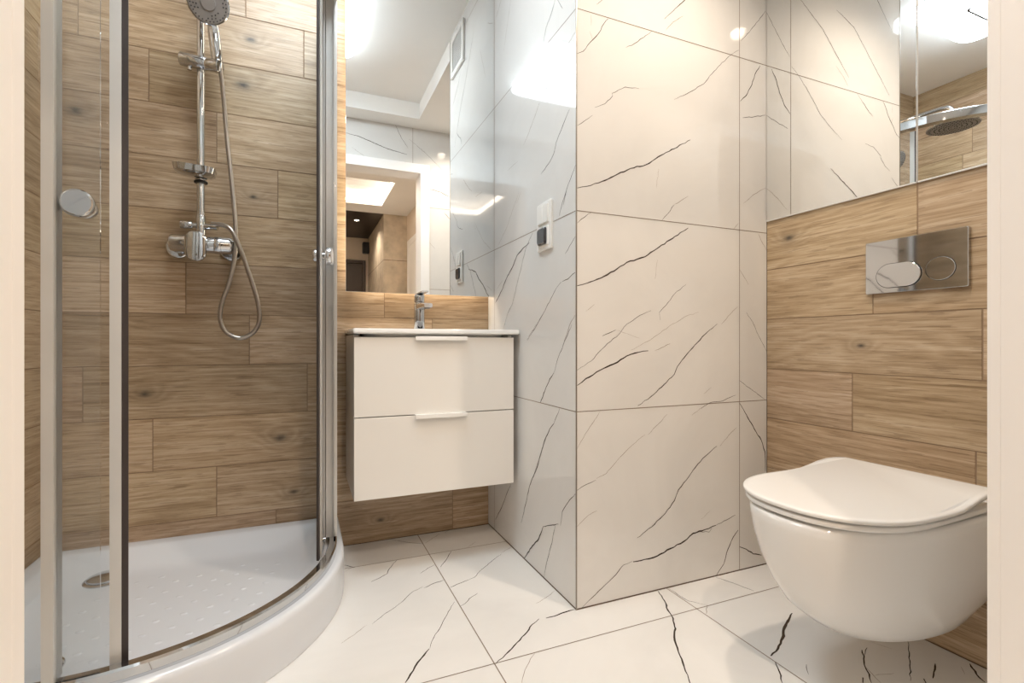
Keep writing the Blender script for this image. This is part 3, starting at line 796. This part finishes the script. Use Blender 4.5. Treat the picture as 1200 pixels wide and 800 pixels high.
cyl(bm, (PX, YB - 0.0015, 1.96), (PX, YB - 0.010, 1.96), 0.022, 24, 0.003); cyl(bm, (PX, YB - 0.01, 1.96), (PX, PY, 1.96), 0.009, 16)
part('wall_bracket', bm, M_chrome, colm, True)
hx, hy, hz = PX - 0.015, PY - 0.325, 1.958
cr = lambda r, z: [(hx + r * math.cos(2 * math.pi * k / 48), hy + r * math.sin(2 * math.pi * k / 48), z) for k in range(48)]
bm = bmesh.new(); loft(bm, [cr(0.012, hz + 0.03), cr(0.02, hz + 0.014), cr(0.06, hz + 0.008), cr(0.108, hz + 0.002), cr(0.112, hz - 0.004), cr(0.110, hz - 0.008)], True, False); rose = part('overhead_rose', bm, M_chrome, colm, True)
bm = bmesh.new(); loft(bm, [cr(0.110, hz - 0.008), cr(0.106, hz - 0.0095)])
for i in range(5):
    for k in range(8 + 8 * i):
        r, a = 0.018 + 0.019 * i, 2 * math.pi * k / (8 + 8 * i); cx, cy = hx + r * math.cos(a), hy + r * math.sin(a)
        loft(bm, [[(cx + q * math.cos(2 * math.pi * t / 8), cy + q * math.sin(2 * math.pi * t / 8), z) for t in range(8)] for q, z in ((0.0028, hz - 0.0094), (0.0018, hz - 0.0125))], False, True, 1)
part('spray_plate', bm, [M_face, M_black], rose)
# sliding holder
bm = bmesh.new()
HZc = 1.680
cyl(bm, (PX - 0.056, PY - 0.010, HZc + 0.008), (PX + 0.020, PY - 0.018, HZc), 0.0215, 20, 0.003)
cyl(bm, (PX + 0.020, PY - 0.018, HZc), (PX + 0.062, PY - 0.040, HZc - 0.010), 0.0205, 20, 0.002)
cyl(bm, (PX - 0.030, PY - 0.012, HZc - 0.004), (PX - 0.030, PY - 0.012, HZc - 0.026), 0.0065, 14, 0.001)
part('handset_holder', bm, M_chrome, colm, True)
bm = bmesh.new()   # soap dish
SZ = 1.317; dish = []
for ins, dz in ((0.014, -0.016), (0.004, -0.010), (0.0, 0.008), (0.002, 0.008), (0.006, -0.004), (0.016, -0.010)):
    dish.append([(x, y, SZ + dz + 0.16 * (x - PX) * -0.3) for x, y in rrect(PX - 0.066 + ins, PX + 0.052 - ins, PY - 0.092 + ins, PY - 0.012 - ins, 0.022, 6)])
loft(bm, dish); cyl(bm, (PX, PY, SZ - 0.016), (PX, PY, SZ + 0.014), 0.0165, 20, 0.002); box(bm, PX - 0.012, PX + 0.012, PY - 0.03, PY, SZ - 0.012, SZ - 0.002, 0.002)
sd = part('soap_dish', bm, M_chrome, colm, True)
bm = bmesh.new(); cyl(bm, (PX, PY, SZ - 0.024), (PX, PY, SZ - 0.0165), 0.020, 20, 0.002); part('clamp_ring', bm, M_black, sd, True)

# hand shower and its hose
hs = thing('hand_shower', 'chrome hand shower with grey round face, resting in the holder, with metal hose', 'hand shower', (PX + 0.055, PY - 0.04, 1.66))
h0, h1 = Vector((PX + 0.0555, PY - 0.030, 1.655)), Vector((PX + 0.041, PY - 0.034, 1.800))
bm = bmesh.new()
tube(bm, spline([h0, h0.lerp(h1, 0.15), h0.lerp(h1, 0.5), h0.lerp(h1, 0.85), h1 + Vector((-0.002, -0.007, 0.014))], 6), [0.0115 + 0.0065 * math.sin(math.pi * min(1, i / 24 * 1.12) / 1.4) for i in range(25)], 20)
part('handle', bm, M_chrome, hs, True)
ctr = Vector((PX + 0.034, PY - 0.082, 1.842)); nrm = Vector((0.12, -0.83, -0.50)).normalized(); uu, vv = frame_from(nrm)
disc = lambda r, d: [ctr + nrm * d + (uu * math.cos(2 * math.pi * k / 40) + vv * math.sin(2 * math.pi * k / 40)) * r for k in range(40)]
bm = bmesh.new(); loft(bm, [disc(0.012, -0.026), disc(0.035, -0.020), disc(0.054, -0.010), disc(0.060, -0.002), disc(0.060, 0.003), disc(0.0575, 0.005)], True, False); hd = part('head', bm, M_chrome, hs, True)
bm = bmesh.new(); loft(bm, [disc(0.0575, 0.004), disc(0.055, 0.0065)])
for rr_, cnt in ((0.050, 30), (0.042, 24), (0.034, 20), (0.026, 0)):
    for k in range(cnt):
        if (k // 3) % 2 and rr_ < 0.045: continue
        a = 2 * math.pi * k / cnt; c = ctr + nrm * 0.0066 + (uu * math.cos(a) + vv * math.sin(a)) * rr_
        loft(bm, [[c + nrm * d + (uu * math.cos(2 * math.pi * t / 8) + vv * math.sin(2 * math.pi * t / 8)) * q for t in range(8)] for q, d in ((0.0021, 0.0), (0.0015, 0.0015))], False, True, 1)
loft(bm, [disc(0.022, 0.0062), disc(0.020, 0.0085)], False, True)
part('spray_face', bm, [M_face, M_black], hd)
bm = bmesh.new()
HP = spline(HOSE, 10)
tube(bm, HP, [0.0068 + 0.0006 * (i % 2) for i in range(len(HP))], 12)
part('hose', bm, M_hose, hs, True, 60)

# ------------------------------------------------------------------ vanity, basin, tap
VX0, VX1, VY, VZ0, VZ1 = 0.151, 0.708, 1.557, 0.263, 0.797
van = thing('vanity_unit', 'white wall-hung vanity unit with two drawers beneath the washbasin', 'cabinet', ((VX0 + VX1) / 2, YB, VZ0))
bm = bmesh.new()
box(bm, VX0, VX0 + 0.016, VY + 0.019, YB - 0.002, VZ0, VZ1 - 0.002, 0.001); box(bm, VX1 - 0.016, VX1, VY + 0.019, YB - 0.002, VZ0, VZ1 - 0.002, 0.001)
box(bm, VX0 + 0.016, VX1 - 0.016, VY + 0.019, YB - 0.002, VZ0, VZ0 + 0.016, 0.001); box(bm, VX0 + 0.016, VX1 - 0.016, YB - 0.012, YB - 0.002, VZ0 + 0.016, VZ1 - 0.004)
box(bm, VX0 + 0.016, VX1 - 0.016, VY + 0.03, VY + 0.04, VZ0 + 0.016, VZ1 - 0.03, 0, 2, 1)  # added black plate, stands in for the shade inside the drawer gaps
part('carcass', bm, [M_lacq, M_black], van)
ZSPL = 0.528
for z0, z1, hz_ in ((VZ0, ZSPL - 0.0015, ZSPL - 0.0015), (ZSPL + 0.0015, VZ1 - 0.010, VZ1 - 0.010)):
    bm = bmesh.new(); box(bm, VX0, VX1, VY, VY + 0.018, z0, z1, 0.0015); d = part('drawer', bm, M_lacq, van)
    bm = bmesh.new(); box(bm, 0.346, 0.526, VY - 0.016, VY + 0.004, hz_ + 0.0003, hz_ + 0.0032, 0.0006); box(bm, 0.346, 0.526, VY - 0.0165, VY - 0.0135, hz_ - 0.010, hz_ + 0.0032, 0.0006); part('handle', bm, M_white, d)
bas = thing('washbasin', 'thin-edged white ceramic washbasin on top of the vanity unit', 'washbasin', (0.435, YB, VZ1))
bm = bmesh.new()
bx0, bx1, by0, by1 = 0.147, 0.7265, 1.545, YB - 0.0015
rr2 = lambda a, b, c, d, r, z: [(x, y, z) for x, y in rrect(a, b, c, d, r, 6)]
Bz = VZ1 + 0.0005
loft(bm, [rr2(bx0 + 0.004, bx1 - 0.004, by0 + 0.006, by1, 0.004, Bz), rr2(bx0, bx1, by0, by1, 0.006, Bz + 0.004), rr2(bx0, bx1, by0, by1, 0.006, Bz + 0.0145), rr2(bx0 + 0.002, bx1 - 0.002, by0 + 0.002, by1 - 0.001, 0.006, Bz + 0.0175),
          rr2(bx0 + 0.03, bx1 - 0.03, by0 + 0.022, by1 - 0.10, 0.05, Bz + 0.0175), rr2(bx0 + 0.035, bx1 - 0.035, by0 + 0.027, by1 - 0.105, 0.05, Bz + 0.012), rr2(bx0 + 0.06, bx1 - 0.06, by0 + 0.045, by1 - 0.118, 0.05, Bz - 0.06), rr2(bx0 + 0.12, bx1 - 0.12, by0 + 0.07, by1 - 0.14, 0.04, Bz - 0.075)], False)
part('bowl', bm, M_cer, bas, True, 50)
bm = bmesh.new(); cyl(bm, (0.435, 1.67, Bz - 0.0752), (0.435, 1.67, Bz - 0.0715), 0.022, 24, 0.0015); part('waste', bm, M_chrome, bas, True)
tx, ty, tz = 0.410, 1.765, Bz + 0.0177
tap = thing('basin_tap', 'chrome single-lever tap standing on the back of the washbasin', 'tap', (tx, ty, tz))
bm = bmesh.new(); cyl(bm, (tx, ty, tz), (tx, ty, tz + 0.006), 0.0215, 28, 0.002); cyl(bm, (tx, ty, tz + 0.006), (tx, ty, tz + 0.105), 0.0205, 28, 0.002); part('body', bm, M_chrome, tap, True)
bm = bmesh.new()
sp_r = []
for k, (dx, dy, dz, w_, h_) in enumerate(((0, 0, 0.088, 0.018, 0.013), (0.006, -0.04, 0.091, 0.017, 0.011), (0.010, -0.075, 0.091, 0.016, 0.009), (0.012, -0.092, 0.089, 0.015, 0.008))):
    sp_r.append([(tx + dx + a, ty + dy, tz + dz + b) for a, b in rrect(-w_, w_, -h_, h_, min(w_, h_) * 0.6, 4)])
loft(bm, sp_r); spt = part('spout', bm, M_chrome, tap, True)
bm = bmesh.new(); cyl(bm, (tx + 0.0105, ty - 0.080, tz + 0.0830), (tx + 0.0105, ty - 0.080, tz + 0.077), 0.011, 20); part('aerator', bm, M_grey, spt, True)
bm = bmesh.new(); cyl(bm, (tx, ty, tz + 0.106), (tx, ty, tz + 0.134), 0.0205, 28, 0.004)
lv = []
for (dx, dy, dz, w_, h_) in ((0.0, 0.005, 0.138, 0.014, 0.004), (0.004, -0.02, 0.140, 0.014, 0.0035), (0.010, -0.05, 0.143, 0.013, 0.003)):
    lv.append([(tx + dx + a, ty + dy, tz + dz + b) for a, b in rrect(-w_, w_, -h_, h_, h_ * 0.8, 4)])
loft(bm, lv); part('lever', bm, M_chrome, tap, True)

# ------------------------------------------------------------------ back-lit vanity mirror
MY = 1.80; mx0, mx1, mz0, mz1 = 0.145, 0.7303, 0.956, 2.26
mir = thing('vanity_mirror', 'large back-lit mirror on the oak wall above the washbasin', 'mirror', ((mx0 + mx1) / 2, YB, mz0))
bm = bmesh.new(); box(bm, mx0, mx1, MY, MY + 0.005, mz0, mz1, 0.0008); part('mirror_pane', bm, M_mirror, mir)
bm = bmesh.new(); box(bm, mx0 + 0.045, mx1 - 0.045, MY + 0.0052, YB - 0.0015, mz0 + 0.05, mz1 - 0.05); part('back_box', bm, M_white, mir)
for a, b in ((mx0 + 0.036, mx0 + 0.045), (mx1 - 0.045, mx1 - 0.036)):
    bm = bmesh.new(); box(bm, a, b, MY + 0.02, MY + 0.045, mz0 + 0.05, mz1 - 0.05); part('led_strip', bm, M_led, mir)
bm = bmesh.new(); box(bm, mx0 + 0.05, mx1 - 0.05, MY + 0.02, MY + 0.045, mz0 + 0.041, mz0 + 0.0495); part('led_strip', bm, M_led, mir)

# ------------------------------------------------------------------ switch and socket plate
sw = thing('switch_plate', 'white double wall plate with light switch above a smoked socket cover', 'switch', (XS, 1.355, 1.15))
S0, S1, SZ0, SZ1 = 1.306, 1.402, 1.067, 1.222
def yz_plate(bm, x0, x1, y0, y1, z0, z1, r, ins=0.002, mi=0):
    rg = lambda i, x: [(x, y, z) for y, z in rrect(y0 + i, y1 - i, z0 + i, z1 - i, r, 4)]
    loft(bm, [rg(0, x0), rg(0, x1 + ins), rg(ins, x1)], True, True, mi)
bm = bmesh.new(); yz_plate(bm, XS - 0.0006, XS - 0.010, S0, S1, SZ0, SZ1, 0.006); part('frame', bm, M_white, sw)
for a, b in ((S0 + 0.014, (S0 + S1) / 2 - 0.0008), ((S0 + S1) / 2 + 0.0008, S1 - 0.014)):
    bm = bmesh.new(); yz_plate(bm, XS - 0.010, XS - 0.0155, a, b, 1.152, 1.211, 0.003); part('rocker', bm, M_white, sw)
bm = bmesh.new(); yz_plate(bm, XS - 0.010, XS - 0.013, S0 + 0.014, S1 - 0.014, 1.078, 1.142, 0.004); so_ = part('socket', bm, M_white, sw)
bm = bmesh.new(); yz_plate(bm, XS - 0.013, XS - 0.021, S0 + 0.022, S1 - 0.019, 1.084, 1.138, 0.008, 0.004); part('hinged_cover', bm, M_smoke, so_, True)

# ------------------------------------------------------------------ ventilation grille
vg = thing('ventilation_grille', 'square white ventilation grille high on the marble shaft side', 'vent', (XS, 1.32, 2.14))
V0, V1, VG0, VG1 = 1.222, 1.422, 2.142, 2.345
bm = bmesh.new()
for a in ((V0, V1, VG0, VG0 + 0.025), (V0, V1, VG1 - 0.025, VG1), (V0, V0 + 0.025, VG0 + 0.025, VG1 - 0.025), (V1 - 0.025, V1, VG0 + 0.025, VG1 - 0.025)):
    box(bm, XS - 0.012, XS - 0.0006, *a, 0.002)
part('frame', bm, M_white, vg)
bm = bmesh.new()
for k in range(15): box(bm, XS - 0.008, XS - 0.002, V0 + 0.025, V1 - 0.025, VG0 + 0.028 + k * 0.0102, VG0 + 0.0335 + k * 0.0102)
for k in range(13): box(bm, XS - 0.0085, XS - 0.0025, V0 + 0.03 + k * 0.0115, V0 + 0.0335 + k * 0.0115, VG0 + 0.025, VG1 - 0.025)
box(bm, XS - 0.0018, XS - 0.0007, V0 + 0.02, V1 - 0.02, VG0 + 0.02, VG1 - 0.02, 0, 2, 1)
part('louvre', bm, [M_louvre, M_face], vg)

# ------------------------------------------------------------------ mirrored cabinet above the toilet
XM = 1.4935
cab = thing('mirror_cabinet', 'flush cabinet with two mirrored doors above the toilet', 'cabinet', (XW, 0.74, 1.19))
bm = bmesh.new(); box(bm, XM + 0.0045, XW - 0.0014, 0.316, YF - 0.003, 1.192, 2.275); part('body', bm, M_steel, cab)
for a, b in ((0.3165, 0.7365), (0.7395, YF - 0.0028)):
    bm = bmesh.new(); box(bm, XM, XM + 0.004, a, b, 1.1905, 2.274, 0.0008); d = part('door', bm, M_mirror, cab)
    bm = bmesh.new(); box(bm, XM - 0.0008, XM + 0.0044, a, b, 1.1875, 1.1905); part('edge_strip', bm, M_steel, d)

# ------------------------------------------------------------------ flush plate
fp = thing('flush_plate', 'polished chrome dual flush plate on the oak wall above the toilet', 'flush plate', (XW, 0.738, 0.905))
P0, P1, PZ0, PZ1 = 0.633, 0.857, 0.9055, 1.0505
bm = bmesh.new(); yz_plate(bm, XW - 0.0014, XW - 0.012, P0, P1, PZ0, PZ1, 0.003, 0.0012); part('plate', bm, M_chrome, fp)
def ypill(name, y0, y1, z0, z1, slant):
    r = (z1 - z0) / 2 - 1e-4
    bm = bmesh.new(); rg = lambda i, x: [(x, y, z) for y, z in rrect(y0 - i, y1 + i, z0 - i, z1 + i, r + i, 12)]
    loft(bm, [rg(0.0013, XW - 0.0121), rg(0.0013, XW - 0.0124)], True, True, 1); loft(bm, [rg(0, XW - 0.0121), [(XW - 0.0136 - slant * (y1 - y), y, z) for _, y, z in rg(0, 0)], [(XW - 0.0144 - slant * (y1 - y), y, z) for _, y, z in rg(-0.001, 0)]], False, True)
    part(name, bm, [M_chrome, M_black], fp, True)
ypill('flush_button', 0.7255, 0.8290, 0.9195, 0.9835, 0.045); ypill('flush_button', 0.6565, 0.7165, 0.927, 0.985, 0.0)

# ------------------------------------------------------------------ toilet
TYc = 0.695
wc = thing('wall_hung_toilet', 'white wall-hung toilet with a slim closed lid', 'toilet', (XW, TYc, 0.1))
def dshape(tip, back, wf, wb, z, n=2.35, N=48, xs=None):
    """D outline: rounded nose at tip, width wf at xs, wb at the wall"""
    xs = xs if xs is not None else tip + (back - tip) * 0.52
    o = []
    for k in range(N + 1):
        a = math.pi / 2 + math.pi * k / N; c, s_ = math.cos(a), math.sin(a)
        o.append((xs + (xs - tip) * -abs(c) ** (2 / n), TYc + wf * math.copysign(abs(s_) ** (2 / n), s_)))
    m = 8
    low = [(xs + (back - xs) * k / m, TYc - (wf + (wb - wf) * (k / m) ** 1.5)) for k in range(1, m + 1)]
    up = [(x, 2 * TYc - y) for x, y in reversed(low)]
    return [(x, y, z if not callable(z) else z(x)) for x, y in o + low + up]
bm = bmesh.new()
BW = BOWL
loft(bm, [dshape(t, XW - 0.0015, wf, wb, z, nn) for z, t, wf, wb, nn in BW], True, True)
bowl = part('bowl', bm, M_cer, wc, True, 60)
zl = lambda base: (lambda x: base + 0.020 * (lambda t: t * t * (3 - 2 * t))(min(1, max(0, (x - 1.20) / 0.13))))
def slab(name, parent, tip, back, w_, wb, z0, z1, m, rim=0.003, xs=1.12, lift=False, rc=0.04):
    def ring(i, z):
        pts = dshape(tip + i, back - i, w_ - i, wb - i, z, 2.3, 56, xs)
        q = []
        for x, y, zz in pts:   # round the two back corners
            dx, dy = x - (back - i - rc), abs(y - TYc) - (wb - i - rc)
            if dx > 0 and dy > 0:
                L = max(dx, dy) if max(dx, dy) > 0 else 1; h = math.hypot(dx, dy)
                k = L / h if h > 0 else 1; dx *= k; dy *= k; x = back - i - rc + dx; y = TYc + math.copysign(wb - i - rc + dy, y - TYc)
            q.append((x, y, zl(zz)(x) if lift else zz))
        return q
    bm = bmesh.new()
    loft(bm, [ring(rim, z0), ring(rim * 0.3, z0 + rim * 0.4), ring(0, z0 + rim), ring(0, z1 - rim), ring(rim * 0.3, z1 - rim * 0.35), ring(rim, z1), ring(rim * 4, z1 + 0.0004)])
    return part(name, bm, m, parent, True, 60)
seat = slab('seat', wc, 0.921, 1.392, 0.1655, 0.155, 0.4122, 0.4225, M_lid)
lid = slab('lid', wc, 0.918, 1.393, 0.171, 0.162, 0.4272, 0.4365, M_lid, lift=True)
for dy in (-0.10, 0.10):
    bm = bmesh.new(); cyl(bm, (1.372, TYc + dy, 0.411), (1.372, TYc + dy, 0.432), 0.012, 20, 0.002); part('hinge', bm, M_chrome, wc, True)
